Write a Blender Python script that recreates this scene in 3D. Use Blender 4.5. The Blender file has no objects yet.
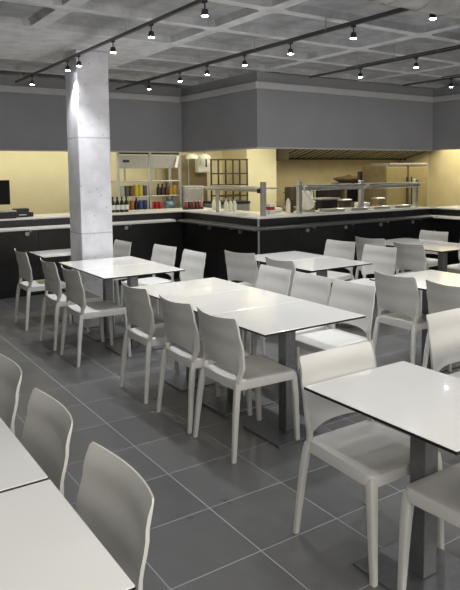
import bpy, bmesh, math, random
from mathutils import Matrix, Vector
random.seed(7)
PI = math.pi
sc = bpy.context.scene
C = sc.collection

# ------------------------------------------------------------------ helpers
def link(o, parent=None):
    C.objects.link(o)
    if parent: o.parent = parent
    return o

def obj(name, bm, mat, parent=None, loc=None, smooth=False, label=None):
    bmesh.ops.recalc_face_normals(bm, faces=bm.faces)
    me = bpy.data.meshes.new(name); bm.to_mesh(me); bm.free()
    mats = mat if isinstance(mat, (list, tuple)) else [mat]
    for m in mats: me.materials.append(m)
    if smooth:
        for p in me.polygons: p.use_smooth = True
        try: me.set_sharp_from_angle(angle=math.radians(40))
        except Exception: pass
    o = bpy.data.objects.new(name, me)
    if loc: o.location = loc
    if label: o['label'] = label
    return link(o, parent)

def tag(o, label, cat, group=None, kind=None):
    o['label'] = label; o['category'] = cat
    if group: o['group'] = group
    if kind: o['kind'] = kind
    return o

def thing(name, label, cat, loc=(0, 0, 0), rz=0, group=None):
    o = bpy.data.objects.new(name, None); o.empty_display_size = .1
    link(o); o.location = loc; o.rotation_euler = (0, 0, rz)
    return tag(o, label, cat, group)

def struct(name, bm, mat, smooth=False):
    o = obj(name, bm, mat, smooth=smooth); o['kind'] = 'structure'; return o

def dup(root, loc, rz, label, group=None):
    r = root.copy(); C.objects.link(r); r.location = loc; r.rotation_euler = (0, 0, rz)
    r['label'] = label
    if group: r['group'] = group
    for ch in list(root.children):
        c = ch.copy(); C.objects.link(c); c.parent = r
        for g in list(ch.children):
            d = g.copy(); C.objects.link(d); d.parent = c
    return r

def B(): return bmesh.new()

def box(bm, x0, x1, y0, y1, z0, z1, bev=0, mi=0):
    g = bmesh.ops.create_cube(bm, size=1)
    M = Matrix.Translation(((x0+x1)/2, (y0+y1)/2, (z0+z1)/2)) @ Matrix.Diagonal((abs(x1-x0), abs(y1-y0), abs(z1-z0), 1))
    bmesh.ops.transform(bm, matrix=M, verts=g['verts'])
    fs = set(f for v in g['verts'] for f in v.link_faces)
    for f in fs: f.material_index = mi
    if bev:
        es = list(set(e for v in g['verts'] for e in v.link_edges))
        bmesh.ops.bevel(bm, geom=es, offset=bev, segments=2, affect='EDGES', profile=.5)
    return bm

def loft(bm, rings, cap=True):
    vs = [[bm.verts.new(p) for p in r] for r in rings]
    n = len(vs[0])
    for a, b in zip(vs, vs[1:]):
        for i in range(n):
            bm.faces.new((a[i], a[(i+1) % n], b[(i+1) % n], b[i]))
    if cap:
        bm.faces.new(vs[0][::-1]); bm.faces.new(vs[-1])
    return bm

def lathe(bm, prof, c=(0, 0, 0), n=20):
    rings = [[(c[0]+r*math.cos(2*PI*i/n), c[1]+r*math.sin(2*PI*i/n), c[2]+z) for i in range(n)] for r, z in prof]
    return loft(bm, rings)

def tube(bm, p0, p1, r, n=10, r1=None):
    p0, p1 = Vector(p0), Vector(p1); d = (p1-p0).normalized()
    u = d.orthogonal().normalized(); v = d.cross(u)
    r1 = r if r1 is None else r1
    rings = []
    for p, rr in ((p0, r), (p1, r1)):
        rings.append([p+u*rr*math.cos(2*PI*i/n)+v*rr*math.sin(2*PI*i/n) for i in range(n)])
    return loft(bm, rings)

def rrect(hx, hy, r, n=4):
    pts = []
    for cx, cy, a0 in ((hx-r, hy-r, 0), (-hx+r, hy-r, 90), (-hx+r, -hy+r, 180), (hx-r, -hy+r, 270)):
        for i in range(n+1):
            a = math.radians(a0+90*i/n); pts.append((cx+r*math.cos(a), cy+r*math.sin(a)))
    return pts

# ------------------------------------------------------------------ materials
def mat(name, col, rough=.5, metal=0, spec=.5, noise=0, nscale=8, bump=0, bscale=40, emit=None, estr=0, coat=0, alpha=1, trans=0):
    m = bpy.data.materials.new(name); m.use_nodes = True
    nt = m.node_tree; b = nt.nodes['Principled BSDF']
    b.inputs['Base Color'].default_value = (*col, 1)
    b.inputs['Roughness'].default_value = rough; b.inputs['Metallic'].default_value = metal
    b.inputs['Specular IOR Level'].default_value = spec
    b.inputs['Coat Weight'].default_value = coat; b.inputs['Coat Roughness'].default_value = .03
    b.inputs['Transmission Weight'].default_value = trans
    b.inputs['Alpha'].default_value = alpha
    tc = nt.nodes.new('ShaderNodeTexCoord')
    if noise:
        n = nt.nodes.new('ShaderNodeTexNoise'); n.inputs['Scale'].default_value = nscale; n.inputs['Detail'].default_value = 6
        nt.links.new(tc.outputs['Object'], n.inputs['Vector'])
        r = nt.nodes.new('ShaderNodeValToRGB')
        r.color_ramp.elements[0].position = .3; r.color_ramp.elements[1].position = .7
        r.color_ramp.elements[0].color = (*[c*(1-noise) for c in col], 1)
        r.color_ramp.elements[1].color = (*[min(1, c*(1+noise)) for c in col], 1)
        nt.links.new(n.outputs['Fac'], r.inputs['Fac']); nt.links.new(r.outputs['Color'], b.inputs['Base Color'])
    if bump:
        n2 = nt.nodes.new('ShaderNodeTexNoise'); n2.inputs['Scale'].default_value = bscale; n2.inputs['Detail'].default_value = 5
        nt.links.new(tc.outputs['Object'], n2.inputs['Vector'])
        bp = nt.nodes.new('ShaderNodeBump'); bp.inputs['Strength'].default_value = bump; bp.inputs['Distance'].default_value = .02
        nt.links.new(n2.outputs['Fac'], bp.inputs['Height']); nt.links.new(bp.outputs['Normal'], b.inputs['Normal'])
    if emit:
        b.inputs['Emission Color'].default_value = (*emit, 1); b.inputs['Emission Strength'].default_value = estr
    return m

M = {}
M['chair'] = mat('chair_plastic', (.60, .595, .565), .40, noise=.03, nscale=5)
M['top'] = mat('white_laminate', (.86, .855, .83), .13, coat=.7, noise=.015, nscale=3)
M['edge'] = mat('black_laminate_edge', (.012, .012, .015), .35)
M['basemetal'] = mat('grey_brushed_metal', (.22, .225, .235), .36, metal=.75, noise=.1, nscale=30)
M['steel'] = mat('stainless_steel', (.62, .62, .62), .28, metal=.95, noise=.06, nscale=20)
M['steeldull'] = mat('dull_steel', (.45, .44, .42), .4, metal=.7, noise=.08, nscale=15)
M['ledge'] = mat('ledge_steel', (.72, .72, .72), .35, metal=.35)
M['ledgedark'] = mat('ledge_dull_steel', (.11, .11, .12), .3, metal=.4)
M['black'] = mat('black_panel', (.012, .012, .013), .32, noise=.3, nscale=6)
M['blackmat'] = mat('black_plastic', (.015, .014, .018), .45)
M['white'] = mat('white_counter', (.88, .88, .86), .25)
M['cream'] = mat('cream_wall', (.78, .71, .47), .75, noise=.04, nscale=3)
M['tan'] = mat('tan_wall', (.56, .47, .27), .6, noise=.1, nscale=3)
M['soffit'] = mat('grey_soffit_paint', (.29, .294, .315), .8, noise=.05, nscale=2)
M['cornice'] = mat('cornice_paint', (.50, .50, .51), .8, noise=.05, nscale=3)
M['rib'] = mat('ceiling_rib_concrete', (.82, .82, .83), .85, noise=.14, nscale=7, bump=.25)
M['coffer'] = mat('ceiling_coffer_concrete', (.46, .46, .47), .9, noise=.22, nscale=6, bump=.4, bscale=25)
M['drum'] = mat('lamp_housing', (.02, .018, .03), .4)
M['trackmetal'] = mat('track_metal', (.09, .09, .09), .35, metal=.3)
M['lens'] = mat('lamp_lens', (1, 1, 1), .4, emit=(.9, .9, 1), estr=45)
M['filter'] = mat('filter_steel', (.45, .43, .38), .35, metal=.4)
M['duct'] = mat('duct_metal', (.5, .5, .5), .42, metal=.75, noise=.15, nscale=9)
M['glass'] = mat('guard_glass', (.75, .8, .78), .08, alpha=.45)
M['brown'] = mat('brown_steel', (.26, .20, .11), .35, metal=.4, noise=.15, nscale=6)
M['darkbrown'] = mat('dark_brown', (.05, .035, .02), .4)
M['plasticwhite'] = mat('white_plastic', (.85, .82, .70), .4)
M['screen'] = mat('dark_screen', (.006, .006, .008), .5, spec=.2)
M['plaster'] = mat('grey_plaster', (.4, .4, .4), .8, noise=.05)
M['red'] = mat('red_print', (.45, .02, .02), .35)
M['paper'] = mat('paper_white', (.85, .85, .85), .6)
M['bag'] = mat('blue_bag', (.25, .40, .55), .3, noise=.5, nscale=25)

def wall_lines(name, col, step, dark, rough):                       # black front panels with joints along the run
    m = mat(name, col, rough)
    return m

def floor_mat():
    m = bpy.data.materials.new('floor_tiles'); m.use_nodes = True
    nt = m.node_tree; L = nt.links; b = nt.nodes['Principled BSDF']
    g = nt.nodes.new('ShaderNodeNewGeometry'); sp = nt.nodes.new('ShaderNodeSeparateXYZ'); L.new(g.outputs['Position'], sp.inputs[0])
    S = .4394
    def math_(op, a, bb):
        n = nt.nodes.new('ShaderNodeMath'); n.operation = op
        for i, v in enumerate((a, bb)):
            if isinstance(v, (int, float)): n.inputs[i].default_value = v
            elif v is not None: L.new(v, n.inputs[i])
        return n.outputs[0]
    def cell(o, off):
        t = math_('DIVIDE', math_('SUBTRACT', o, off), S)
        fl = math_('FLOOR', t, None); fr = math_('SUBTRACT', t, fl)
        d = math_('MULTIPLY', math_('MINIMUM', fr, math_('SUBTRACT', 1.0, fr)), S)
        return fl, d
    fx, dx = cell(sp.outputs[0], 1.0903); fy, dy = cell(sp.outputs[1], 3.937)
    d = math_('MINIMUM', dx, dy)
    mr = nt.nodes.new('ShaderNodeMapRange'); mr.inputs[1].default_value = .0017; mr.inputs[2].default_value = .0036
    mr.inputs[3].default_value = 1; mr.inputs[4].default_value = 0
    L.new(d, mr.inputs[0]); joint = mr.outputs[0]
    cb = nt.nodes.new('ShaderNodeCombineXYZ'); L.new(fx, cb.inputs[0]); L.new(fy, cb.inputs[1])
    wn = nt.nodes.new('ShaderNodeTexWhiteNoise'); L.new(cb.outputs[0], wn.inputs['Vector'])
    n = nt.nodes.new('ShaderNodeTexNoise'); n.inputs['Scale'].default_value = 9; n.inputs['Detail'].default_value = 8
    L.new(g.outputs['Position'], n.inputs['Vector'])
    v = math_('ADD', math_('MULTIPLY', wn.outputs['Value'], .25), math_('MULTIPLY', n.outputs['Fac'], .35))
    r = nt.nodes.new('ShaderNodeValToRGB'); L.new(v, r.inputs['Fac'])
    r.color_ramp.elements[0].color = (.088, .088, .088, 1); r.color_ramp.elements[1].color = (.152, .152, .151, 1)
    r.color_ramp.elements[1].position = .6
    mx = nt.nodes.new('ShaderNodeMix'); mx.data_type = 'RGBA'
    L.new(joint, mx.inputs[0]); L.new(r.outputs['Color'], mx.inputs[6]); mx.inputs[7].default_value = (.33, .33, .33, 1)
    L.new(mx.outputs[2], b.inputs['Base Color'])
    rr = math_('ADD', math_('MULTIPLY', n.outputs['Fac'], .12), .24)
    rr2 = math_('ADD', rr, math_('MULTIPLY', joint, .4)); L.new(rr2, b.inputs['Roughness'])
    b.inputs['Specular IOR Level'].default_value = .55
    bp = nt.nodes.new('ShaderNodeBump'); bp.inputs['Strength'].default_value = .3; bp.inputs['Distance'].default_value = .002; bp.invert = True
    L.new(joint, bp.inputs['Height']); L.new(bp.outputs['Normal'], b.inputs['Normal'])
    return m

def concrete_mat(name, col, step=.55):                                 # cast concrete with form lines and air holes
    m = bpy.data.materials.new(name); m.use_nodes = True
    nt = m.node_tree; L = nt.links; b = nt.nodes['Principled BSDF']; b.inputs['Roughness'].default_value = .75
    tc = nt.nodes.new('ShaderNodeTexCoord')
    n = nt.nodes.new('ShaderNodeTexNoise'); n.inputs['Scale'].default_value = 6; n.inputs['Detail'].default_value = 8
    L.new(tc.outputs['Object'], n.inputs['Vector'])
    r = nt.nodes.new('ShaderNodeValToRGB'); L.new(n.outputs['Fac'], r.inputs['Fac'])
    r.color_ramp.elements[0].position = .3; r.color_ramp.elements[1].position = .72
    r.color_ramp.elements[0].color = (*[c*.84 for c in col], 1); r.color_ramp.elements[1].color = (*[c*1.1 for c in col], 1)
    vo = nt.nodes.new('ShaderNodeTexVoronoi'); vo.inputs['Scale'].default_value = 13
    L.new(tc.outputs['Object'], vo.inputs['Vector'])
    lt = nt.nodes.new('ShaderNodeMath'); lt.operation = 'LESS_THAN'; lt.inputs[1].default_value = .11; L.new(vo.outputs['Distance'], lt.inputs[0])
    sp = nt.nodes.new('ShaderNodeSeparateXYZ'); L.new(tc.outputs['Object'], sp.inputs[0])
    md = nt.nodes.new('ShaderNodeMath'); md.operation = 'FRACT'
    dv = nt.nodes.new('ShaderNodeMath'); dv.operation = 'DIVIDE'; dv.inputs[1].default_value = step; L.new(sp.outputs[2], dv.inputs[0]); L.new(dv.outputs[0], md.inputs[0])
    l2 = nt.nodes.new('ShaderNodeMath'); l2.operation = 'LESS_THAN'; l2.inputs[1].default_value = .012; L.new(md.outputs[0], l2.inputs[0])
    mxx = nt.nodes.new('ShaderNodeMath'); mxx.operation = 'MAXIMUM'; L.new(lt.outputs[0], mxx.inputs[0]); L.new(l2.outputs[0], mxx.inputs[1])
    mx = nt.nodes.new('ShaderNodeMix'); mx.data_type = 'RGBA'; L.new(mxx.outputs[0], mx.inputs[0])
    L.new(r.outputs['Color'], mx.inputs[6]); mx.inputs[7].default_value = (*[c*.62 for c in col], 1)
    L.new(mx.outputs[2], b.inputs['Base Color'])
    bp = nt.nodes.new('ShaderNodeBump'); bp.inputs['Strength'].default_value = .35; bp.inputs['Distance'].default_value = .01
    L.new(n.outputs['Fac'], bp.inputs['Height']); L.new(bp.outputs['Normal'], b.inputs['Normal'])
    return m
M['floor'] = floor_mat()
M['pillar'] = concrete_mat('pillar_concrete', (.68, .68, .71), 1.0)

# ------------------------------------------------------------------ room shell
XL, XR, YB, YC, XC = -3.0, 8.06, 8.7, 6.7, 4.7
ZS0, ZS1, ZC, HC = 1.95, 2.68, 2.9, 1.05
KB = 10.6; KR = 11.6
struct('floor', box(B(), XL-.2, KR+.2, -1.5, KB+.2, -.1, 0), M['floor'])
struct('wall_left', box(B(), XL-.15, XL, -1.5, KB, 0, 3.3), M['plaster'])

bm = B()
XRB = [-3.0, -1.5, .1, 1.70, 3.04, 4.76, 6.50, 8.24]
YRB = [-1.5, -.86, -.03, .80, 1.63, 2.46, 3.29, 4.12, 4.95, 5.78, 6.61, 7.44, 8.27, 8.95]
wx, wy, zt = .06, .05, 2.955
for i in range(len(XRB)-1):
    for j in range(len(YRB)-1):
        x0, x1, y0, y1 = XRB[i], XRB[i+1], YRB[j], YRB[j+1]
        def ring(dx, dy, z, x0=x0, x1=x1, y0=y0, y1=y1, ch=0):
            a, b_, c, d = x0+dx, x1-dx, y0+dy, y1-dy
            return [bm.verts.new(p) for p in ((a+ch, c, z), (b_-ch, c, z), (b_, c+ch*.6, z), (b_, d-ch*.6, z), (b_-ch, d, z), (a+ch, d, z), (a, d-ch*.6, z), (a, c+ch*.6, z))]
        if x1 < 3.1 and 5.7 < y0 < 7.0:
            f = bm.faces.new([bm.verts.new(p) for p in ((x0, y0, ZC), (x1, y0, ZC), (x1, y1, ZC), (x0, y1, ZC))]); f.material_index = 0
            continue
        R0, R1, R2 = ring(0, 0, ZC), ring(wx, wy, ZC, ch=.055), ring(wx+.03, wy+.03, zt, ch=.055)
        for a, b_, mi in ((R0, R1, 0), (R1, R2, 1)):
            for k in range(8):
                f = bm.faces.new((a[k], a[(k+1) % 8], b_[(k+1) % 8], b_[k])); f.material_index = mi
        f = bm.faces.new(R2); f.material_index = 1
bmesh.ops.remove_doubles(bm, verts=bm.verts, dist=.0005)
box(bm, XL-.2, 8.4, -1.5, 8.98, 3.12, 3.3, mi=0)
struct('ceiling', bm, [M['rib'], M['coffer']])

# grey fascia above the serving counters, with a pale cornice on top of it
T = .14
bm = B()
box(bm, XL, XC+T, YB, YB+T, ZS0, ZC-.001)
struct('wall_back', bm, M['soffit'])
struct('wall_return', box(B(), XC, XC+T, YC+T+.001, YB-.001, ZS0, ZC-.001), M['soffit'])
struct('wall_front_of_kitchen', box(B(), XC, XR+T, YC, YC+T, ZS0, ZC-.001), M['soffit'])
bm = B(); box(bm, XR, XR+T, -1.5, YC-.001, ZS0, ZC-.001); box(bm, XR, XR+T, -1.5, 4.6, 0, ZS0)
struct('wall_right', bm, M['soffit'])
P = .05
for n, a in (('trim_1', (XL, XC-P, YB-P, YB-.001)), ('trim_2', (XC-P, XC-.001, YC-P, YB-P-.001)), ('trim_3', (XC, XR-P, YC-P, YC-.001)), ('trim_4', (XR-P, XR-.001, -1.5, YC-.002))):
    struct(n, box(B(), *a, ZS1, ZS1+.085, .006), M['cornice'])
# thin pale lip under the fascia
for n, a in (('trim_5', (XL, XC, YB-.012, YB+T)), ('trim_6', (XC-.012, XC+T, YC+T, YB-.013)), ('trim_7', (XC-.012, XR, YC-.012, YC+T))):
    struct(n, box(B(), *a, ZS0-.016, ZS0-.001), M['cornice'])

# kitchen shell
struct('wall_kitchen_back', box(B(), XL, 6.9, KB, KB+.15, 0, 2.7), M['cream'])
struct('wall_kitchen_cooking', box(B(), 6.9, KR, KB, KB+.15, 0, 2.7), M['tan'])
struct('wall_kitchen_partition', box(B(), 6.60, 7.27, 9.75, KB-.001, 0, 2.7), M['cream'])
bm = B(); box(bm, KR, KR+.15, 9.75, KB, 0, 2.7)
struct('wall_kitchen_right', bm, M['cream'])
struct('wall_kitchen_side', box(B(), KR, KR+.15, 2.0, 9.749, 0, 2.7), M['tan'])
struct('ceiling_kitchen', box(B(), XL, KR+.1, YB+T+.001, KB, 2.7, 2.8), M['cream'])
struct('ceiling_kitchen_right', box(B(), XC+T+.001, KR+.1, YC+T+.001, YB+T, 2.7, 2.8), M['cream'])
struct('ceiling_kitchen_side', box(B(), XR+T+.001, KR+.1, 2.0, YC+T, 2.7, 2.8), M['cream'])

# concrete pillar
PX0, PX1, PY0, PY1 = 2.31, 2.655, 6.5, 6.86
bm = B(); box(bm, PX0, PX1, PY0, PY1, 0, ZC-.001, .012)
struct('wall_pillar', bm, M['pillar'])

# ------------------------------------------------------------------ serving counters
def counter(label, x0, x1, y0, y1, front, ledge, brackets, seams):
    """front: 'y' faces -Y, 'x' faces -X"""
    t = thing('serving_counter', label, 'counter', ((x0+x1)/2, (y0+y1)/2, 0), 0, 'serving counters')
    ox, oy = (x0+x1)/2, (y0+y1)/2
    def bx(*a, **k): return box(B(), a[0]-ox, a[1]-ox, a[2]-oy, a[3]-oy, a[4], a[5], **k)
    obj('cabinet_body', bx(x0+.02, x1-.002, y0+.02, y1-.02, .0, HC-.03), M['black'], t)
    obj('countertop', bx(x0, x1, y0, y1, HC-.025, HC, bev=.005), M['white'], t)
    for s in seams:
        if front == 'y': obj('front_panel', bx(s[0]+.002, s[1]-.002, y0, y0+.02, .09, HC-.03), M['black'], t)
        else: obj('front_panel', bx(x0, x0+.02, s[0]+.002, s[1]-.002, .09, HC-.03), M['black'], t)
    z1 = .93
    l0, l1 = ledge
    bm = B()
    if front == 'y':
        box(bm, l0-ox, l1-ox, y0-.24-oy, y0-.003-oy, z1-.03, z1, bev=.006)
        for k in range(3): box(bm, l0-ox+.005, l1-ox-.005, y0-.20+.065*k-oy, y0-.18+.065*k-oy, z1-.001, z1+.008, bev=.003)
    else:
        box(bm, x0-.24-ox, x0-.003-ox, l0-oy, l1-oy, z1-.03, z1, bev=.006)
        for k in range(3): box(bm, x0-.20+.065*k-ox, x0-.18+.065*k-ox, l0-oy+.005, l1-oy-.005, z1-.001, z1+.008, bev=.003)
    obj('tray_ledge', bm, M['ledge'] if 'pillar' in label else M['ledgedark'], t)
    for b_ in brackets:
        bm = B()
        if front == 'y':
            tube(bm, (b_-ox, y0-.03-oy, z1-.09), (b_-ox, y0-.0-oy, z1-.09), .028, 12)
            box(bm, b_-.008-ox, b_+.008-ox, y0-.18-oy, y0-.02-oy, z1-.055, z1-.03)
        else:
            tube(bm, (x0-.03-ox, b_-oy, z1-.09), (x0-ox, b_-oy, z1-.09), .028, 12)
            box(bm, x0-.18-ox, x0-.02-ox, b_-.008-oy, b_+.008-oy, z1-.055, z1-.03)
        obj('ledge_bracket', bm, M['steeldull'], t)
    return t
def runs(a, b, step):
    n = max(1, round((b-a)/step)); return [(a+(b-a)*i/n, a+(b-a)*(i+1)/n) for i in range(n)]
counter('long black serving counter with steel tray ledge behind the concrete pillar', XL+.05, 5.35, YB, 9.35, 'y', (XL+.06, XC-.25), [-1.5, -.1, 1.3, 2.35, 3.75], runs(XL+.06, XC-.02, 1.1))
c2 = counter('short black counter section running from the display shelves to the steel corner post', XC, 5.35, YC+.001, YB-.001, 'x', (YC-.24, YB-.25), [7.1, 7.9], runs(YC+.02, YB-.02, 1.0))
def cbox(x0, x1, y0, y1, z0, z1, bev=0): return box(B(), x0-c2.location.x, x1-c2.location.x, y0-c2.location.y, y1-c2.location.y, z0, z1, bev)
obj('front_panel', cbox(XC+.015, 5.349, YC-.012, YC, .09, HC-.03), M['black'], c2)
obj('corner_strip', cbox(XC-.014, XC+.014, YC-.014, YC, 0, HC-.026, .003), M['steel'], c2)
obj('tray_ledge', cbox(XC+.003, 5.350, YC-.24, YC-.013, .90, .93, .004), M['ledgedark'], c2)
counter('black serving counter below the extractor hood at right', 5.351, XR-.001, YC, 7.36, 'y', (5.351, XR-.25), [5.5, 6.2, 6.9, 7.6], runs(5.36, XR-.02, .9))
t = thing('serving_counter', 'black counter with white ledge along the right wall opening', 'counter', (8.4, 5.6, 0), 0, 'serving counters')
obj('cabinet_body', box(B(), -.338, .33, -.95, 1.098, 0, HC-.03), M['black'], t)
obj('countertop', box(B(), -.338, .34, -.96, 1.099, HC-.025, HC, .005), M['white'], t)
obj('leak_cover', box(B(), -.375, -.3385, 1.03, 1.0985, 0, 1.02), M['black'], t)  # added black strip hiding the light leak at the counter joint
obj('tray_ledge', box(B(), -.58, -.376, -.95, 1.09, .9, .935, .006), M['white'], t)

# ------------------------------------------------------------------ tables
def make_table(label, cat, loc, rz, group):
    t = thing('cafe_table', label, cat, loc, rz, group)
    hx, hy = .39, .3045
    tp = obj('tabletop', box(B(), -hx, hx, -hy, hy, .727, .7385, .0015), M['edge'], t)
    bm = B(); loft(bm, [[(x, y, z) for x, y in rrect(hx-i, hy-i, .004)] for z, i in ((.7384, .001), (.740, .001), (.7408, .0022))])
    obj('white_surface', bm, M['top'], tp, label='glossy white laminate face')
    bm = B(); box(bm, -.16, .16, -.13, .13, .719, .7268, .002); obj('mounting_plate', bm, M['basemetal'], t)
    obj('column', box(B(), -.04, .04, -.04, .04, .012, .7192, .004), M['basemetal'], t)
    bm = B(); box(bm, -.21, .21, -.19, .19, .0, .012, .003); obj('base_plate', bm, M['basemetal'], t)
    return t
G_T = 'white cafe tables'
tables = [
 ('white table with black edge at the near end of the three-table row', (2.42, 3.145), 0),
 ('white table in the middle of the three-table row', (2.42, 3.756), 0),
 ('white table at the far end of the three-table row, toward the pillar', (2.42, 4.367), 0),
 ('white table just in front of the concrete pillar, nearer the camera of the pair', (2.43, 5.51), 0),
 ('white table touching the near face of the concrete pillar', (2.43, 6.121), 0),
 ('white table half hidden behind the concrete pillar by the counter', (2.43, 7.21), 0),
 ('single white table in the right foreground with a chair tucked at its far end', (1.97, 1.66), PI/2),
 ('white table cut off at the right edge, beside the right foreground table', (3.01, 1.665), PI/2),
 ('near white table in the bottom left corner', (.155, 1.562), 0),
 ('second white table at the left edge, behind the corner one', (.155, 2.185), 0),
 ('white table behind the three-table row at centre right, nearer of its pair', (4.08, 4.735), 0),
 ('white table nearest the steel counter corner, far one of its pair', (4.08, 5.346), 0),
 ('white table at far right near the counter, nearer of its pair', (6.09, 4.89), 0),
 ('white table at far right under the black counter, far one of its pair', (6.09, 5.501), 0),
 ('white table at the right edge between foreground and far tables, farther of its pair', (4.19, 3.50), 0),
 ('white table at the right edge with the nearer grey chair, nearer of its pair', (4.19, 2.889), 0),
]
T0 = None
for lab, (x, y), rz in tables:
    if T0 is None: T0 = make_table(lab, 'table', (x, y, 0), rz, G_T)
    else: dup(T0, (x, y, 0), rz, lab)

# ------------------------------------------------------------------ chairs (local +X is the way the sitter faces)
def lerp(pts, z):
    for (a, va), (b_, vb) in zip(pts, pts[1:]):
        if z <= b_:
            k = max(0, (z-a)/(b_-a)); k = k*k*(3-2*k); return va+(vb-va)*k
    return pts[-1][1]

def seat_bm():
    bm = B()
    def outline(s, n=6):
        pts = []
        xb, xf, wb, wf, r = -.195, .237, .196, .215, .045
        cx = (xb+xf)/2
        for (x, y, a0, rr) in ((xf, wf, 0, r), (xb, wb, 90, .02), (xb, -wb, 180, .02), (xf, -wf, 270, r)):
            sx = 1 if x > 0 else -1; sy = 1 if y > 0 else -1
            for i in range(n+1):
                a = math.radians(a0+90*i/n)
                px, py = x-sx*rr+rr*math.cos(a), y-sy*rr+rr*math.sin(a)
                if s < 1 and s > .9:
                    ins = (1-s)*.2
                    px -= math.copysign(ins, px-cx); py -= math.copysign(ins, py)
                elif s <= .9:
                    px = cx+(px-cx)*s; py = py*s
                pts.append((px, py))
        return pts
    rings = []
    prof = [(.94, .400, 0), (1.0, .396, 0), (1.0, .436, 0), (.985, .448, 0), (.93, .452, 0), (.80, .449, 1), (.55, .442, 1), (.25, .439, 1), (.04, .439, 1)]
    for s, z, d in prof:
        ring = []
        for (x, y) in outline(s):
            zz = z
            if .3 < x: zz = z
            if s > .5 and z > .43: zz -= .010*max(0, (x-.12)/.12)**2        # waterfall front
            ring.append((x, y, zz))
        rings.append(ring)
    low = [(x, y, .424) for x, y in outline(.92)]
    loft(bm, [[(x, y, .424) for x, y in outline(.04)], low]+rings)
    return bm

XBK = [(.38, -.192), (.46, -.174), (.52, -.160), (.62, -.168), (.74, -.192), (.84, -.214)]
HWK = [(.38, .200), (.46, .203), (.54, .223), (.64, .228), (.82, .219)]
def back_bm():
    bm = B()
    us = [-1, -.965, -.93, -.90, -.86, -.8, -.65, -.45, -.22, 0, .22, .45, .65, .8, .86, .90, .93, .965, 1]
    nz = 14
    front, rear = [], []
    for u in us:
        a = abs(u)
        zb = .385 if a > .91 else (.452 if a > .88 else .514-.030*((a/.86)**3))
        zt = .812+.012*u*u-(.010 if a > .98 else 0)
        cf, cr = [], []
        for k in range(nz+1):
            z = zb+(zt-zb)*k/nz
            hw = lerp(HWK, z)
            dish = .045*min(1, max(0, (z-.42)/.12))
            x = lerp(XBK, z)-dish*(1-u*u)*.9
            th = .0055 if a < .8 else (.0055+(.0145-.0055)*min(1, (a-.8)/.1))*(1-.45*max(0, (a-.93)/.07))
            if z > .56 and a >= .8: th = .0055+(th-.0055)*max(.05, 1-(z-.52)/.12)
            if k == nz: th *= .5
            cf.append(bm.verts.new((x+th, u*hw, z))); cr.append(bm.verts.new((x-th, u*hw, z)))
        front.append(cf); rear.append(cr)
    n = len(us)
    for i in range(n-1):
        for k in range(nz):
            bm.faces.new((front[i][k], front[i+1][k], front[i+1][k+1], front[i][k+1]))
            bm.faces.new((rear[i][k], rear[i][k+1], rear[i+1][k+1], rear[i+1][k]))
        bm.faces.new((front[i][0], rear[i][0], rear[i+1][0], front[i+1][0]))
        bm.faces.new((front[i][nz], front[i+1][nz], rear[i+1][nz], rear[i][nz]))
    for i in (0, n-1):
        for k in range(nz):
            bm.faces.new((front[i][k], front[i][k+1], rear[i][k+1], rear[i][k]))
    return bm

def leg_bm(front, s):
    bm = B()
    if front: path = [(.237, .203, 0, .0145, .0135), (.231, .202, .12, .0165, .0155), (.222, .198, .30, .0205, .019), (.213, .194, .40, .022, .0205), (.210, .192, .43, .020, .018)]
    else: path = [(-.237, .221, 0, .013, .012), (-.225, .214, .12, .0145, .0135), (-.206, .202, .30, .018, .0155), (-.192, .194, .40, .0185, .0155), (-.184, .190, .435, .016, .013)]
    loft(bm, [[(x+px, s*(y)+py, z) for px, py in rrect(hx, hy, min(hx, hy)*.55, 3)] for x, y, z, hx, hy in path])
    return bm

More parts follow.
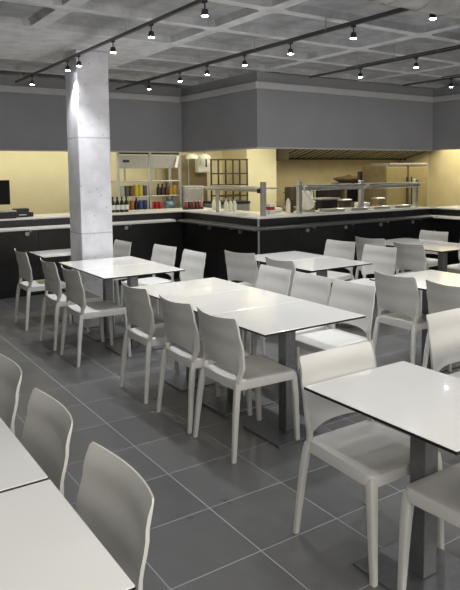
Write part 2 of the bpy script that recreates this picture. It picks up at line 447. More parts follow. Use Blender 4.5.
def make_chair(label, loc, rz, group):
    t = thing('dining_chair', label, 'chair', loc, rz, group)
    obj('seat', seat_bm(), M['chair'], t, smooth=True)
    obj('backrest', back_bm(), M['chair'], t, smooth=True)
    for fr in (True, False):
        for s in (1, -1): obj('leg', leg_bm(fr, s), M['chair'], t, smooth=True)
    return t
G_C = 'pale plastic dining chairs'
E_, W_, N_, S_ = 0, PI, PI/2, -PI/2
chairs = [
 ('pale plastic chair seen from behind, nearest of three along the left of the three-table row', 2.13, 3.18, E_),
 ('middle chair of the three seen from behind along the left of the three-table row', 2.13, 3.695, E_),
 ('farthest of three chairs seen from behind along the left of the three-table row', 2.13, 4.335, E_),
 ('pale chair with its back to the left, nearest at the table before the concrete pillar', 2.04, 5.47, E_),
 ('pale chair at the table before the pillar, second from the camera in the left row', 2.04, 6.10, E_),
 ('far left chair by the counter, at the table behind the pillar', 2.04, 7.04, E_),
 ('white chair facing the three-table row, farthest of the three on its right side', 3.03, 4.37, W_),
 ('white chair facing the three-table row, middle one on its right side', 3.03, 3.875, W_),
 ('white chair facing the three-table row, nearest on its right side, above the foreground chair', 3.03, 3.40, W_),
 ('grey chair seen from behind before the steel corner strip of the counter, back slightly turned', 3.80, 5.51, E_+.2),
 ('grey chair seen from behind, partly hidden by white chairs of the three-table row', 3.80, 4.78, E_),
 ('white chair on the right of the tables nearest the counter corner, farther of two', 4.87, 5.53, W_+.12),
 ('white chair on the right of the tables nearest the counter corner, nearer of two', 4.84, 4.87, W_+.10),
 ('grey chair seen from behind at the far right tables, farther of two', 5.80, 5.63, E_+.15),
 ('grey chair seen from behind at the far right tables, nearer of two', 5.70, 4.89, E_),
 ('white chair against the black counter at far right, right of the table', 6.63, 5.62, W_+.08),
 ('white chair cut by the right edge, at the far right tables', 6.58, 4.94, W_),
 ('tall grey chair seen from behind at the right, farther of two before the edge tables', 3.98, 3.50, E_),
 ('grey chair seen from behind at the right edge, nearer of two before the edge tables', 3.98, 2.96, E_),
 ('large pale chair cut by the right edge, facing the camera beyond the foreground table', 3.05, 2.17, S_),
 ('beige chair facing the camera at the far end of the right foreground table', 1.962, 1.965, S_),
 ('dark beige chair seat at the bottom right corner, facing away under the foreground table', 2.005, 1.385, N_),
 ('beige chair in the left foreground, nearest the camera, at the corner table', .46, 1.648, W_),
 ('beige chair at the left edge tables, second from the camera', .46, 2.255, W_),
 ('beige chair cut by the left edge, third from the camera along the left tables', .46, 2.87, W_),
 ('white chair right of the concrete pillar, at the table behind it', 2.85, 7.18, W_+.04),
 ('white chair between the pillar table and the counter, farther of two right of the pillar', 3.03, 6.41, W_+.12),
 ('white chair right of the table before the pillar, nearer of two', 3.04, 5.78, W_+.03),
]
C0 = None
for lab, x, y, rz in chairs:
    if C0 is None: C0 = make_chair(lab, (x, y, 0), rz, G_C)
    else: dup(C0, (x, y, 0), rz, lab)

# ------------------------------------------------------------------ ceiling tracks, lamps, duct
ZT = 2.79
tracks = [(2.22, 8.45, 'leftmost'), (3.56, 8.45, 'second from left'), (5.10, 6.14, 'third from left'), (6.68, 6.06, 'rightmost')]
for i, (x, y1, w) in enumerate(tracks):
    t = thing('lighting_track', f'dark ceiling lighting track, {w} of the four parallel tracks', 'lighting track', (x, 0, ZT), 0, 'ceiling lighting tracks')
    y0 = 2.80 if i in (1, 2) else 0
    obj('rail', box(B(), -.014, .014, y0, y1, -.015, .008, .003), M['trackmetal'], t)
    obj('conduit', tube(B(), (.045, y0+.1, .03), (.045, y1-.6, .03), .008), M['trackmetal'], t)
    for k in range(6):
        yy = y0+.25+(y1-y0-.5)*k/5
        obj('hanger', tube(B(), (0, yy, .0075), (0, yy, 2.95-ZT), .004, 6), M['steeldull'], t)
lampY = {0: [7.75, 6.50, 6.17, 5.32, 4.57, 3.76], 1: [7.43, 6.61, 6.0, 5.28, 4.55, 3.75, 2.97], 2: [5.26, 4.46], 3: [5.27]}
ordn = ['farthest', 'second farthest', 'third farthest', 'fourth from the far end', 'fifth from the far end', 'sixth from the far end', 'nearest']
L0 = None
def make_lamp(label, loc):
    t = thing('track_spotlight', label, 'spotlight', loc, 0, 'track spotlights')
    bm = B(); box(bm, -.011, .011, -.022, .022, -.014, 0, .003); obj('adapter', bm, M['drum'], t)
    obj('stem', tube(B(), (0, 0, -.012), (0, 0, -.056), .005, 8), M['drum'], t)
    bm = B(); lathe(bm, [(.005, -.052), (.018, -.054), (.021, -.058), (.026, -.096), (.025, -.098), (.023, -.092)], n=18); obj('housing', bm, M['drum'], t, smooth=True)
    bm = B(); lathe(bm, [(.0225, -.097), (.0225, -.100), (.016, -.103), (.003, -.104)], n=18); obj('lens', bm, M['lens'], t, smooth=True)
    return t
def spot(x, y, z, e, size=100, blend=.9, col=(.94, .96, 1)):
    l = bpy.data.lights.new('spot', 'SPOT'); l.energy = e; l.spot_size = math.radians(size); l.spot_blend = blend
    l.shadow_soft_size = .035; l.color = col
    o = bpy.data.objects.new('spot', l); link(o); o.location = (x, y, z); return o
ES = 42; EO = 15
for i, ys in lampY.items():
    x, _, w = tracks[i]
    for k, y in enumerate(ys):
        if len(ys) == 1: lab = 'only spotlight in view on the rightmost ceiling track'
        elif len(ys) == 2: lab = f'{("farther","nearer")[k]} spotlight on the third ceiling track from left'
        else: lab = f'{ordn[k] if k < len(ys)-1 else "nearest"} spotlight in view on the {w} ceiling track'
        loc = (x, y, ZT-.0152)
        if L0 is None: L0 = make_lamp(lab, loc)
        else: dup(L0, loc, 0, lab)
        spot(x, y, ZT-.13, ES)
for x, ys in ((2.22, (3.0, 2.2, 1.2)), (3.56, (2.2, 1.4, .5)), (5.10, (3.6, 2.8, 2.0)), (6.68, (4.4, 3.5)), (.75, (3.6, 2.4, 1.3))):
    for y in ys: spot(x, y, ZT-.13, EO)  # added out-of-view spots without fixtures, for lighting only

t = thing('air_duct', 'round spiral metal air duct under the ceiling at the top right', 'duct', (4.6, 2.62, 2.74), 0)
bm = B()
n = 28; L = 1.95; rings = []
for k in range(61):
    xx = -L+2*L*k/60
    rings.append([(xx, .148*math.cos(2*PI*i/n), .148*math.sin(2*PI*i/n)) for i in range(n)])
loft(bm, rings); obj('tube', bm, M['duct'], t, smooth=True)
for k in range(16):
    bm = B(); xx = -L+.12+.245*k
    prof = [(xx-.008, .147), (xx-.006, .153), (xx+.006, .153), (xx+.008, .147)]
    loft(bm, [[(a+.0, r*math.cos(2*PI*i/n), r*math.sin(2*PI*i/n)) for i in range(n)] for a, r in prof])
    obj('seam_ring', bm, M['duct'], t, smooth=True)
for xx in (-1.4, .2, 1.6):
    obj('strap', tube(B(), (xx, 0, .147), (xx, 0, 2.95-2.74), .012, 8), M['duct'], t)

#KITCHEN
# ------------------------------------------------------------------ kitchen fittings
# display shelves behind the long counter
t = thing('display_shelf', 'steel display shelf unit with grey header full of cans and bottles', 'shelf unit', (4.57, 9.75, 0))
hw, dp = .55, .18
for x in (-hw, 0, hw):
    for y in ((-dp, dp) if x else (-dp,)):
        obj('post', box(B(), x-.02, x+.02, y-.02, y+.02, 0, 1.96, .003), M['steel'], t)
SH = (1.005, 1.255, 1.50)
for z in SH:
    for a, b_ in ((-hw+.02, -.02), (.02, hw-.02)):
        obj('shelf', box(B(), a, b_, -dp, dp, z-.02, z, .003), M['steel'], t)
obj('top_bar', box(B(), -hw+.021, hw-.021, -dp-.01, -dp+.02, 1.925, 1.955, .003), M['blackmat'], t)
hd = obj('header', box(B(), -hw+.021, hw-.021, -dp-.01, -dp+.03, 1.70, 1.91, .004), M['steeldull'], t)
obj('emblem', box(B(), -hw+.08, -hw+.19, -dp-.014, -dp-.0105, 1.795, 1.835), M['blackmat'], hd)
for x in (-.29, .27):
    obj('upright', box(B(), x-.012, x+.012, dp-.03, dp-.01, 1.5, 1.7), M['steeldull'], t)
obj('paper_slip', loft(B(), [[(.48, -.216, 1.90), (.53, -.216, 1.91), (.53, -.214, 1.91), (.48, -.214, 1.90)], [(.43, -.22, 1.72), (.48, -.22, 1.71), (.48, -.218, 1.71), (.43, -.218, 1.72)]]), M['paper'], hd, label='white slip of paper')

def cmat(c): return mat('can_print', c, .35, noise=.15, nscale=30)
def can_thing(name, label, cat, x, y, z, r, h, c, group):
    k = thing(name, label, cat, (x, y, z), 0, group)
    if name == 'bottle':
        bm = B(); lathe(bm, [(r*.9, 0), (r, .01), (r, h*.6), (r*.85, h*.68), (r*.36, h*.8), (r*.34, h*.93), (r*.2, h*.935)], n=16); obj('body', bm, cmat(c), k, smooth=True)
        bm = B(); lathe(bm, [(r*.40, h*.92), (r*.40, h*.995), (r*.3, h)], n=12); obj('cap', bm, M['blackmat'], k, smooth=True)
    else:
        bm = B(); lathe(bm, [(r*.85, 0), (r, .01), (r, h-.015), (r*.9, h-.004)], n=16); obj('body', bm, cmat(c), k, smooth=True)
        bm = B(); lathe(bm, [(r*.9, h-.006), (r*.88, h), (r*.8, h-.002)], n=16); obj('lid', bm, M['steel'], k, smooth=True)
    return k
G1, G2 = 'cans and bottles on the upper display shelf', 'cans and bottles on the lower display shelf'
row = [  # name, x, shelf, r, h, colour, words
 ('can', 4.12, 1, .038, .17, (.40, .40, .38), 'silver can at the left end of the upper display shelf'),
 ('can', 4.20, 1, .038, .17, (.10, .09, .06), 'black can beside the silver one on the upper display shelf'),
 ('can', 4.28, 1, .038, .17, (.16, .11, .05), 'brown can on the upper display shelf, left bay'),
 ('can', 4.36, 1, .038, .18, (.62, .48, .04), 'left one of two yellow cans on the upper display shelf'),
 ('can', 4.44, 1, .038, .18, (.65, .52, .05), 'right one of two yellow cans on the upper display shelf'),
 ('can', 4.515, 1, .035, .17, (.10, .12, .20), 'navy can next to the middle post on the upper display shelf'),
 ('can', 4.20, 0, .038, .18, (.45, .33, .12), 'tan can at the left end of the lower display shelf'),
 ('can', 4.28, 0, .038, .18, (.42, .18, .05), 'orange brown can on the lower display shelf'),
 ('bottle', 4.36, 0, .036, .23, (.01, .01, .02), 'tall black bottle on the lower display shelf'),
 ('can', 4.44, 0, .038, .18, (.08, .13, .40), 'blue can on the lower display shelf, left bay'),
 ('can', 4.515, 0, .034, .18, (.05, .08, .28), 'dark blue can beside the middle post on the lower display shelf'),
 ('can', 4.64, 0, .036, .15, (.50, .04, .03), 'left one of three red cans on the lower display shelf'),
 ('can', 4.715, 0, .036, .15, (.45, .03, .04), 'middle one of three red cans on the lower display shelf'),
 ('can', 4.79, 0, .036, .15, (.55, .06, .05), 'right one of three red cans on the lower display shelf'),
 ('bottle', 4.76, 1, .034, .19, (.03, .01, .015), 'leftmost dark bottle in the right bay of the upper display shelf'),
 ('bottle', 4.835, 1, .034, .19, (.05, .015, .02), 'second dark bottle in the right bay of the upper display shelf'),
 ('bottle', 4.91, 1, .034, .19, (.06, .02, .03), 'dark bottle left of the amber ones on the upper display shelf'),
 ('bottle', 4.985, 1, .034, .19, (.45, .25, .03), 'amber bottle on the upper display shelf, left of its pair'),
 ('bottle', 5.055, 1, .032, .19, (.55, .35, .05), 'amber bottle at the right end of the upper display shelf'),
]
for nm, x, s, r, h, c, lab in row:
    can_thing(nm, lab, nm, x, 9.66, SH[s], r, h, c, G1 if s else G2)
bm = B(); bmesh.ops.create_icosphere(bm, subdivisions=3, radius=1)
for v in bm.verts:
    q = v.co; w = 1+.12*math.sin(q.x*7+q.y*5)*math.cos(q.z*6)
    v.co = Vector((4.96+.10*q.x*w, 9.68+.09*q.y*w, SH[0]+.085+.085*max(-1, q.z*w)))
tag(obj('plastic_bag', bm, M['bag'], smooth=True), 'pale blue plastic bag at the right end of the lower display shelf', 'bag')

# dark bottles with white labels standing on the counter beside the pillar
lab4 = ['leftmost', 'second from left', 'third from left', 'rightmost']
for k in range(4):
    x = 3.685+.072*k
    b0 = thing('sauce_bottle', f'{lab4[k]} of four dark bottles with white labels beside the pillar', 'bottle', (x, 9.0, HC), 0, 'dark bottles on the counter')
    bm = B(); lathe(bm, [(.029, 0), (.032, .008), (.032, .135), (.026, .155), (.012, .18), (.011, .205), (.006, .206)], n=16); obj('body', bm, M['blackmat'], b0, smooth=True)
    bm = B(); lathe(bm, [(.0325, .035), (.0335, .037), (.0335, .105), (.0325, .107)], n=16); obj('paper_label', bm, M['paper'], b0, label='white paper label')
    bm = B(); lathe(bm, [(.014, .2), (.014, .226), (.010, .228)], n=12); obj('cap', bm, M['blackmat'], b0, smooth=True)

# till area at the far left of the counter
t = thing('monitor', 'black till monitor cut by the left edge', 'monitor', (2.05, 9.1, HC), -.25)
obj('screen', box(B(), -.24, .20, -.02, .02, .17, .50, .008), M['screen'], t)
obj('stand', box(B(), -.05, .05, -.01, .05, .01, .2, .006), M['blackmat'], t)
obj('foot', box(B(), -.13, .13, -.09, .11, 0, .014, .004), M['blackmat'], t)
t = thing('receipt_printer', 'small black receipt printer on the counter at far left', 'printer', (2.36, 8.98, HC), 0)
obj('body', box(B(), -.09, .09, -.08, .10, 0, .115, .01), M['blackmat'], t)
obj('paper_slot', box(B(), -.05, .05, -.0815, -.0795, .025, .036), M['paper'], t)
t = thing('cash_drawer', 'flat black keyboard box under the till monitor', 'cash drawer', (2.0, 8.84, HC))
obj('body', box(B(), -.24, .24, -.1, .04, 0, .085, .008), M['blackmat'], t)
obj('lid', box(B(), -.245, .245, -.105, .05, .0852, .10, .004), M['steeldull'], t)
tag(obj('card_terminal', box(B(), 2.465, 2.515, 8.93, 9.02, HC, HC+.06, .01), M['blackmat']), 'little black card reader right of the receipt printer', 'card reader')
bm = B(); bmesh.ops.create_icosphere(bm, subdivisions=2, radius=1)
for v in bm.verts: v.co = Vector((2.38+.07*v.co.x, 9.17+.05*v.co.y, HC+.135+.035*v.co.z))
bm.free()

# short counter: can tray, squeeze bottles, sneeze guard
t = thing('can_tray', 'small black tray of red and dark cans on the counter corner', 'tray', (4.96, 8.86, HC))
bm = B(); box(bm, -.155, .155, -.06, .06, 0, .01); box(bm, -.155, .155, -.06, -.055, .01, .03); box(bm, -.155, .155, .055, .06, .01, .03); box(bm, -.155, -.15, -.055, .055, .01, .03); box(bm, .15, .155, -.055, .055, .01, .03)
obj('tray', bm, M['blackmat'], t)
for k in range(5):
    cc = [(.35, .03, .03), (.05, .05, .06), (.30, .03, .04), (.04, .04, .06), (.45, .04, .04)][k]
    wd = ['red can at the left end of the small counter tray', 'dark can second from left in the small counter tray', 'red can in the middle of the small counter tray', 'dark can second from right in the small counter tray', 'red can at the right end of the small counter tray'][k]
    can_thing('can', wd, 'can', 4.96-.12+.06*k, 8.86, HC+.0101, .026, .115, cc, 'cans in the counter tray')
for k, (x, y) in enumerate([(5.08, 8.42), (5.13, 8.36), (5.10, 8.10), (5.13, 8.03), (5.16, 7.96)]):
    wd = ['leftmost white squeeze bottle on the short counter', 'white squeeze bottle just left of the rear guard post', 'white squeeze bottle just right of the rear guard post', 'fourth white squeeze bottle on the short counter', 'rightmost white squeeze bottle on the short counter'][k]
    b0 = thing('squeeze_bottle', wd, 'bottle', (x, y, HC), 0, 'white squeeze bottles')
    bm = B(); lathe(bm, [(.028, 0), (.031, .006), (.031, .11), (.024, .128), (.020, .13)], n=16); obj('body', bm, M['plasticwhite'], b0, smooth=True)
    bm = B(); lathe(bm, [(.024, .129), (.022, .142), (.007, .152), (.004, .195), (.002, .196)], n=14); obj('nozzle', bm, M['plasticwhite'], b0, smooth=True)

t = thing('sneeze_guard', 'steel and glass food guard on the short counter with a thick corner post', 'food guard', (4.925, 6.9, HC))
obj('post', box(B(), -.03, .03, -.03, .03, 0, .45, .004), M['steeldull'], t)
obj('post', box(B(), -.02, .02, 1.14, 1.18, 0, .36, .004), M['steeldull'], t)
obj('glass_shelf', box(B(), -.08, .26, .035, 1.42, .361, .373, .002), M['glass'], t)
obj('shelf_rail', tube(B(), (-.085, .03, .36), (-.085, 1.42, .36), .014), M['steel'], t)
obj('shelf_rail', tube(B(), (.265, .03, .36), (.265, 1.42, .36), .014), M['steel'], t)
obj('bracket', box(B(), -.05, .06, .0305, .075, .30, .36, .003), M['blackmat'], t)
obj('light_bar', box(B(), -.06, .10, .076, 1.40, .315, .3605, .01), M['steeldull'], t)
obj('cover_tray', box(B(), -.03, .2, .5, 1.3, .3735, .385, .004), M['steel'], t)
t = thing('sneeze_guard', 'long steel food guard with pale glass shelf in front of the cooking area', 'food guard', (5.6, 6.98, HC))
for x in (0, 1.19, 2.40):
    obj('post', box(B(), x-.03, x+.03, -.03, .03, 0, .44 if x else .45, .003), M['steel'], t)
    obj('clamp', box(B(), x-.036, x+.036, -.036, .036, .36, .395, .004), M['steeldull'], t)
for a, b_ in ((.03, 1.16), (1.22, 2.46)):
    obj('glass_shelf', box(B(), a+.01, b_-.01, -.13, .16, .375, .387, .002), M['glass'], t)
    obj('light_bar', box(B(), a+.01, b_-.01, -.06, .06, .315, .3745, .012), M['steel'], t)
    obj('shelf_rail', tube(B(), (a, -.135, .38), (b_, -.135, .38), .013), M['steel'], t)
    obj('shelf_rail', tube(B(), (a, .165, .38), (b_, .165, .38), .013), M['steel'], t)

# back of the kitchen, left to right
t = thing('warming_cabinet', 'low steel warming cabinet right of the display shelves', 'cabinet', (5.33, 9.72, 0))
obj('body', box(B(), -.185, .185, -.25, .25, .06, 1.40, .008), M['steeldull'], t)
obj('door', box(B(), -.17, .17, -.262, -.2505, .1, 1.36, .004), M['steeldull'], t)
obj('handle', tube(B(), (.13, -.285, .6), (.13, -.285, 1.2), .009), M['steel'], t)
for s in (-1, 1):
    for r in (-1, 1): obj('foot', tube(B(), (s*.15, r*.2, 0), (s*.15, r*.2, .06), .015), M['blackmat'], t)
t = thing('tall_cabinet', 'tall brown steel cabinet under the cream heat lamps', 'cabinet', (5.62, 10.25, 0))
obj('body', box(B(), -.30, .30, -.22, .25, 0, 1.93, .006), M['brown'], t)
for a, b_ in ((-.29, -.11), (-.10, .29)): obj('door', box(B(), a, b_, -.236, -.2205, .05, 1.90, .004), M['brown'], t)
obj('post', box(B(), -.12, -.095, -.262, -.237, .05, 1.9), M['steeldull'], t)
for k, x in enumerate((5.44, 5.69)):
    p = thing('heat_lamp', ('left', 'right')[k]+' cream heat lamp above the tall brown cabinet', 'lamp', (x, 9.72, 1.86), 0, 'cream heat lamps')
    bm = B(); lathe(bm, [(.11, 0), (.112, .004), (.10, .05), (.05, .085), (.02, .09)], n=20); obj('lamp_shade', bm, M['plasticwhite'], p, smooth=True)
    obj('cord', tube(B(), (0, 0, .089), (0, 0, .84), .005, 6), M['blackmat'], p)
t = thing('towel_dispenser', 'cream paper towel dispenser box with dark slot above the counter', 'dispenser', (5.78, 9.98, 1.62))
obj('body', box(B(), -.12, .12, -.10, .049, 0, .32, .02), M['plasticwhite'], t)
obj('slot', box(B(), .02, .045, -.106, -.1005, .1, .24), M['blackmat'], t)
t = thing('wire_rack', 'brown metal tray rack against the cream kitchen wall', 'rack', (6.10, 9.60, 0))
for x in (-.28, .02, .32):
    for y in (-.12, .12): obj('post', box(B(), x-.011, x+.011, y-.011, y+.011, 0, 1.86), M['darkbrown'], t)
for z in (1.05, 1.21, 1.40, 1.60, 1.845):
    bm = B(); box(bm, -.292, .332, -.135, -.1115, z-.01, z+.012); box(bm, -.292, .332, .1115, .135, z-.01, z+.012)
    for k in range(7): box(bm, -.25+.085*k, -.245+.085*k, -.111, .111, z-.004, z+.002)
    obj('rail', bm, M['darkbrown'], t)
t = thing('under_counter_unit', 'dark steel unit behind the white squeeze bottles', 'cabinet', (5.80, 9.19, 0))
obj('body', box(B(), -.3, .3, -.25, .25, 0, 1.10, .008), M['steeldull'], t)
obj('lid', box(B(), -.31, .31, -.26, .26, 1.101, 1.14, .006), M['blackmat'], t)

# cooking area
t = thing('extractor_hood', 'dark extractor hood with bright slanted filters over the cooking range', 'hood', (9.42, 9.9, 1.87))
hl = 2.12
obj('canopy', loft(B(), [[(-hl, y, z), (hl, y, z)][::1]+[(hl, y2, z2), (-hl, y2, z2)] for y, z, y2, z2 in ((.45, .0, .68, .0), (.45, .03, .68, .03))]), M['blackmat'], t)
bm = B(); vs = [[bm.verts.new((x, y, z)) for y, z in ((.45, .031), (-.55, .28), (-.55, .70), (.68, .70), (.68, .031))] for x in (-hl, hl)]
for k in range(5): bm.faces.new((vs[0][k], vs[0][(k+1) % 5], vs[1][(k+1) % 5], vs[1][k]))
bm.faces.new(vs[0]); bm.faces.new(vs[1][::-1]); obj('shell', bm, M['blackmat'], t)
obj('side_panel', box(B(), -hl-.012, -hl-.001, -.5, .6, -.04, .5), M['darkbrown'], t)
for k in range(9):
    a = -hl+.08+.46*k
    bm = B()
    for q in range(3):
        x = a+.14*q; e = .004
        loft(bm, [[(x, .43, .036-e), (x+.06, .43, .036-e), (x+.06, .43, .036-.002), (x, .43, .036-.002)], [(x, -.4, .243-e), (x+.06, -.4, .243-e), (x+.06, -.4, .243-.002), (x, -.4, .243-.002)]])
    obj('filter', bm, M['filter'], t)
t = thing('cooking_range', 'long steel cooking range under the extractor hood', 'cooker', (8.85, 9.75, 0))
obj('body', box(B(), -1.48, 1.1, -.35, .45, .1, .93, .008), M['steeldull'], t)
obj('worktop', box(B(), -1.5, 1.12, -.38, .46, .9302, .97, .005), M['steel'], t)
for k in range(5): obj('door', box(B(), -1.46+.51*k, -.97+.51*k, -.364, -.3505, .14, .9, .004), M['brown'], t)
for x in (-1.38, 1.0):
    for y in (-.3, .4): obj('foot', tube(B(), (x, y, 0), (x, y, .1), .02), M['blackmat'], t)
def pot(name, label, cat, x, y, z, r, h, m, handles=True, lid=False):
    p = thing(name, label, cat, (x, y, z), 0)
    bm = B(); lathe(bm, [(r*.92, 0), (r, .01), (r, h), (r*.94, h), (r*.92, h-.01), (r*.9, .012), (r*.1, .011)], n=24); obj('body', bm, m, p, smooth=True)
    if handles:
        for s in (1, -1): obj('handle', box(B(), s*r-.0, s*(r+.04), -.04, .04, h*.7, h*.7+.015, .004), m, p)
    if lid: bm = B(); lathe(bm, [(r*1.0, h+.001), (r*.98, h+.012), (r*.3, h+.03), (.02, h+.031), (.018, h+.05), (.004, h+.052)], n=24); obj('lid', bm, M['steel'], p, smooth=True)
    return p
pot('cooking_pot', 'dark cooking pot at the left end of the range', 'pot', 7.53, 9.62, .9701, .13, .36, M['darkbrown'])
pot('stock_pot', 'shiny steel pot with a lid on the range behind the front guard post', 'pot', 7.88, 9.60, .9701, .15, .34, M['steel'], lid=True)
t = thing('fryer', 'black countertop fryer in the middle of the cooking range', 'fryer', (8.45, 9.62, .9701))
obj('body', box(B(), -.17, .17, -.18, .18, .01, .36, .01), M['blackmat'], t)
obj('control_panel', box(B(), -.15, .15, -.186, -.1805, .05, .14, .003), M['steeldull'], t)
obj('basket', box(B(), -.13, .13, -.12, .12, .3605, .40, .01), M['steel'], t)
obj('handle', tube(B(), (0, -.12, .385), (0, -.32, .43), .009), M['blackmat'], t)
t = thing('toaster_oven', 'brown steel oven box with dark window right of the fryer', 'oven', (9.02, 9.64, .9701))
obj('body', box(B(), -.29, .29, -.22, .2, .012, .42, .01), M['brown'], t)
obj('door', box(B(), -.25, .18, -.232, -.2205, .05, .36, .004), M['screen'], t)
obj('handle', tube(B(), (-.22, -.245, .33), (.15, -.245, .33), .012), M['steel'], t)
bm = B(); lathe(bm, [(.18, 0), (.30, .05), (.33, .08), (.26, .11), (.08, .13), (.03, .16), (.005, .165)], n=28)
tag(obj('serving_dish', bm, M['brown'], loc=(9.02, 9.63, 1.3905), smooth=True), 'round brown serving dish on top of the oven box', 'dish')
t = thing('refrigerator', 'tall two-door tan steel refrigerator behind the right end of the guard', 'refrigerator', (9.62, 8.92, 0))
obj('body', box(B(), -.58, .60, -.3, .35, .05, 1.72, .01), M['brown'], t)
for a, b_ in ((-.57, -.02), (.04, .59)):
    d = obj('door', box(B(), a, b_, -.33, -.301, .1, 1.70, .006), mat('fridge_door', (.42, .34, .17), .35, metal=.3, noise=.06), t)
    hx_ = b_-.04 if a < 0 else a+.04
    obj('handle', tube(B(), (hx_, -.355, .8), (hx_, -.355, 1.5), .012), M['blackmat'], d)
obj('top_vent', box(B(), -.5, .58, -.32, .2, 1.7205, 1.77, .005), M['steeldull'], t)
for s in (-.5, .5): obj('foot', box(B(), s-.03, s+.03, -.25, .25, 0, .0495), M['blackmat'], t)
t = thing('kitchen_post', 'black upright stand beside the middle guard post', 'stand', (7.95, 8.2, 0))
obj('pole', box(B(), -.035, .035, -.03, .03, .02, 1.62, .004), M['blackmat'], t)
obj('foot', box(B(), -.15, .15, -.15, .15, 0, .02, .003), M['blackmat'], t)

# things standing on the right counter
bm = B(); lathe(bm, [(.03, 0), (.033, .01), (.033, .15), (.02, .18), (.016, .185), (.015, .20), (.004, .202)], n=16)
tag(obj('water_bottle', bm, M['plasticwhite'], loc=(5.545, 7.16, HC), smooth=True), 'white bottle just left of the front guard post', 'bottle')
bm = B(); lathe(bm, [(.024, 0), (.026, .01), (.026, .13), (.012, .165), (.011, .19), (.004, .192)], n=16)
tag(obj('oil_bottle', bm, M['darkbrown'], loc=(5.625, 7.18, HC), smooth=True), 'dark oil bottle between the white bottle and the front guard post', 'bottle')
t = thing('tipped_jug', 'cream plastic jug leaning behind the front guard post', 'jug', (5.92, 7.2, HC))
bm = B(); lathe(bm, [(.06, 0), (.075, .02), (.07, .15), (.05, .18), (.045, .20), (.04, .20), (.03, .19)], n=20)
bmesh.ops.transform(bm, matrix=Matrix.Translation((0.03, 0, .05)) @ Matrix.Scale(1.45, 4) @ Matrix.Rotation(math.radians(-28), 4, 'Y'), verts=bm.verts); obj('body', bm, M['plasticwhite'], t, smooth=True)
bm = B(); tube(bm, (-.03, 0, .32), (.09, 0, .33), .012); tube(bm, (.09, 0, .33), (.11, 0, .19), .012); obj('handle', bm, M['plasticwhite'], t)
obj('cradle', box(B(), -.09, .11, -.06, .06, 0, .022, .004), M['steeldull'], t)
t = thing('napkin_box', 'red and white packet on the counter right of the corner post', 'packet', (5.25, 7.18, HC))
obj('body', box(B(), -.045, .045, -.04, .04, 0, .14, .006), M['paper'], t)
obj('print_band', box(B(), -.0458, .0458, -.0408, .0408, .05, .10, .004), M['red'], t)
t = thing('food_tray', 'pale tray of folded cloths on the counter near the corner', 'tray', (5.46, 7.45-.2, HC))
obj('tray', box(B(), -.13, .04, -.06, .09, 0, .02, .006), M['plasticwhite'], t)
obj('cloth', box(B(), -.11, .03, -.04, .07, .0205, .075, .02), M['plasticwhite'], t)
for k in range(4):
    w = ['first', 'second', 'third', 'fourth'][k]
    p = thing('food_pan', f'{w} steel food pan from the left, set along the guarded counter', 'food pan', (6.25+.47*k, 7.02, HC), 0, 'steel food pans on the counter')
    bm = B(); loft(bm, [[(x, y, z) for x, y in rrect(hx_, hy_, .03)] for z, hx_, hy_ in ((0, .17, .10), (.035, .19, .12), (.035, .18, .11), (.008, .16, .09))]); obj('pan', bm, M['steel'], p, smooth=True)
    bm = B(); bmesh.ops.create_icosphere(bm, subdivisions=2, radius=1)
    for v in bm.verts: v.co = Vector((.15*v.co.x, .085*v.co.y, .022+.018*v.co.z))
    obj('food', bm, M['brown'], p, smooth=True)

bm = B(); lathe(bm, [(.06, 0), (.10, .012), (.115, .02)]+[p for k in range(6) for p in ((.112, .022+.012*k), (.118, .030+.012*k))]+[(.10, .092), (.05, .088)], n=24)
tag(obj('plate_stack', bm, M['paper'], loc=(7.05, 7.22, HC), smooth=True), 'low stack of white plates behind the middle guard post', 'plates')
t = thing('storage_bin', 'black storage bin standing behind the guarded counter', 'bin', (7.1, 8.2, 0))
obj('body', loft(B(), [[(x, y, z) for x, y in rrect(a_, b_, .03)] for z, a_, b_ in ((0, .17, .13), (1.18, .2, .16), (1.18, .19, .15), (.9, .18, .14))]), M['blackmat'], t)
obj('rim', loft(B(), [[(x, y, z) for x, y in rrect(a_, b_, .03)] for z, a_, b_ in ((1.15, .205, .165), (1.165, .21, .17), (1.18, .205, .165))]), M['steeldull'], t)
for k in range(3):
    w = ['left', 'middle', 'right'][k]
    t = thing('food_container', f'{w} one of three brown food containers behind the glass guard', 'container', (6.62+.62*(k-1)+.1*k, 7.26, HC), 0, 'food containers behind the guard')
    obj('body', loft(B(), [[(x, y, z) for x, y in rrect(a_, b_, .02)] for z, a_, b_ in ((0, .08, .06), (.13, .09, .07))]), M[('brown', 'darkbrown', 'brown')[k]], t)
    obj('lid', loft(B(), [[(x, y, z) for x, y in rrect(a_, b_, .02)] for z, a_, b_ in ((.1305, .095, .075), (.145, .095, .075), (.155, .07, .05))]), M['steel'], t)
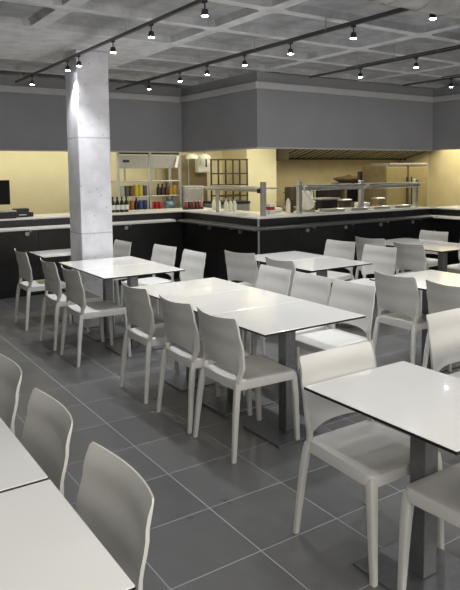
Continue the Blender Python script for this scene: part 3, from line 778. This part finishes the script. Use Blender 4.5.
# ------------------------------------------------------------------ lights
def area(name, loc, sx, sy, e, col, rot=(0, 0, 0)):
    l = bpy.data.lights.new(name, 'AREA'); l.shape = 'RECTANGLE'; l.size = sx; l.size_y = sy; l.energy = e; l.color = col
    o = bpy.data.objects.new(name, l); link(o); o.location = loc; o.rotation_euler = rot; return o
WARM = (1, .95, .74)
area('kitchen_light', (1.5, 9.9, 2.66), 6, .5, 47, WARM)
area('kitchen_light', (6.0, 8.4, 2.66), 1.6, 1.6, 30, WARM)
area('kitchen_light', (8.6, 8.2, 2.66), 5, .8, 58, WARM)
area('kitchen_light', (10.9, 8.6, 2.66), .6, 2.2, 48, WARM)
area('fill_light', (2.6, -1.3, 2.3), 9, 1.0, 150, (1, .94, .84), (PI/2, 0, .0))  # added soft fill from behind the camera, lifts fascia and pillar

w = bpy.data.worlds.new('world'); sc.world = w; w.use_nodes = True
bg = w.node_tree.nodes['Background']; bg.inputs[0].default_value = (.9, .93, 1, 1); bg.inputs[1].default_value = .3

# ------------------------------------------------------------------ camera
yaw, pitch, roll, H = .6165, .0802, -.0085, 1.65
f0 = Vector((math.sin(yaw), math.cos(yaw), 0)); r0 = Vector((math.cos(yaw), -math.sin(yaw), 0)); u0 = Vector((0, 0, 1))
fw = f0*math.cos(pitch)-u0*math.sin(pitch); up = u0*math.cos(pitch)+f0*math.sin(pitch)
rt = r0*math.cos(roll)+up*math.sin(roll); up2 = up*math.cos(roll)-r0*math.sin(roll)
cam = bpy.data.cameras.new('camera'); co = bpy.data.objects.new('camera', cam); link(co)
co.matrix_world = Matrix(((rt.x, up2.x, -fw.x, 0), (rt.y, up2.y, -fw.y, 0), (rt.z, up2.z, -fw.z, H), (0, 0, 0, 1)))
cam.sensor_fit = 'HORIZONTAL'; cam.sensor_width = 36; cam.lens = 36*640.07/460
cam.shift_x = (230-261.2)/460; cam.shift_y = (221.94-295)/460
cam.clip_start = .05
sc.camera = co
sc.view_settings.view_transform = 'Standard'; sc.view_settings.look = 'None'; sc.view_settings.exposure = .36
sc.cycles.use_denoising = True
sc.cycles.max_bounces = 8; sc.cycles.sample_clamp_indirect = 4
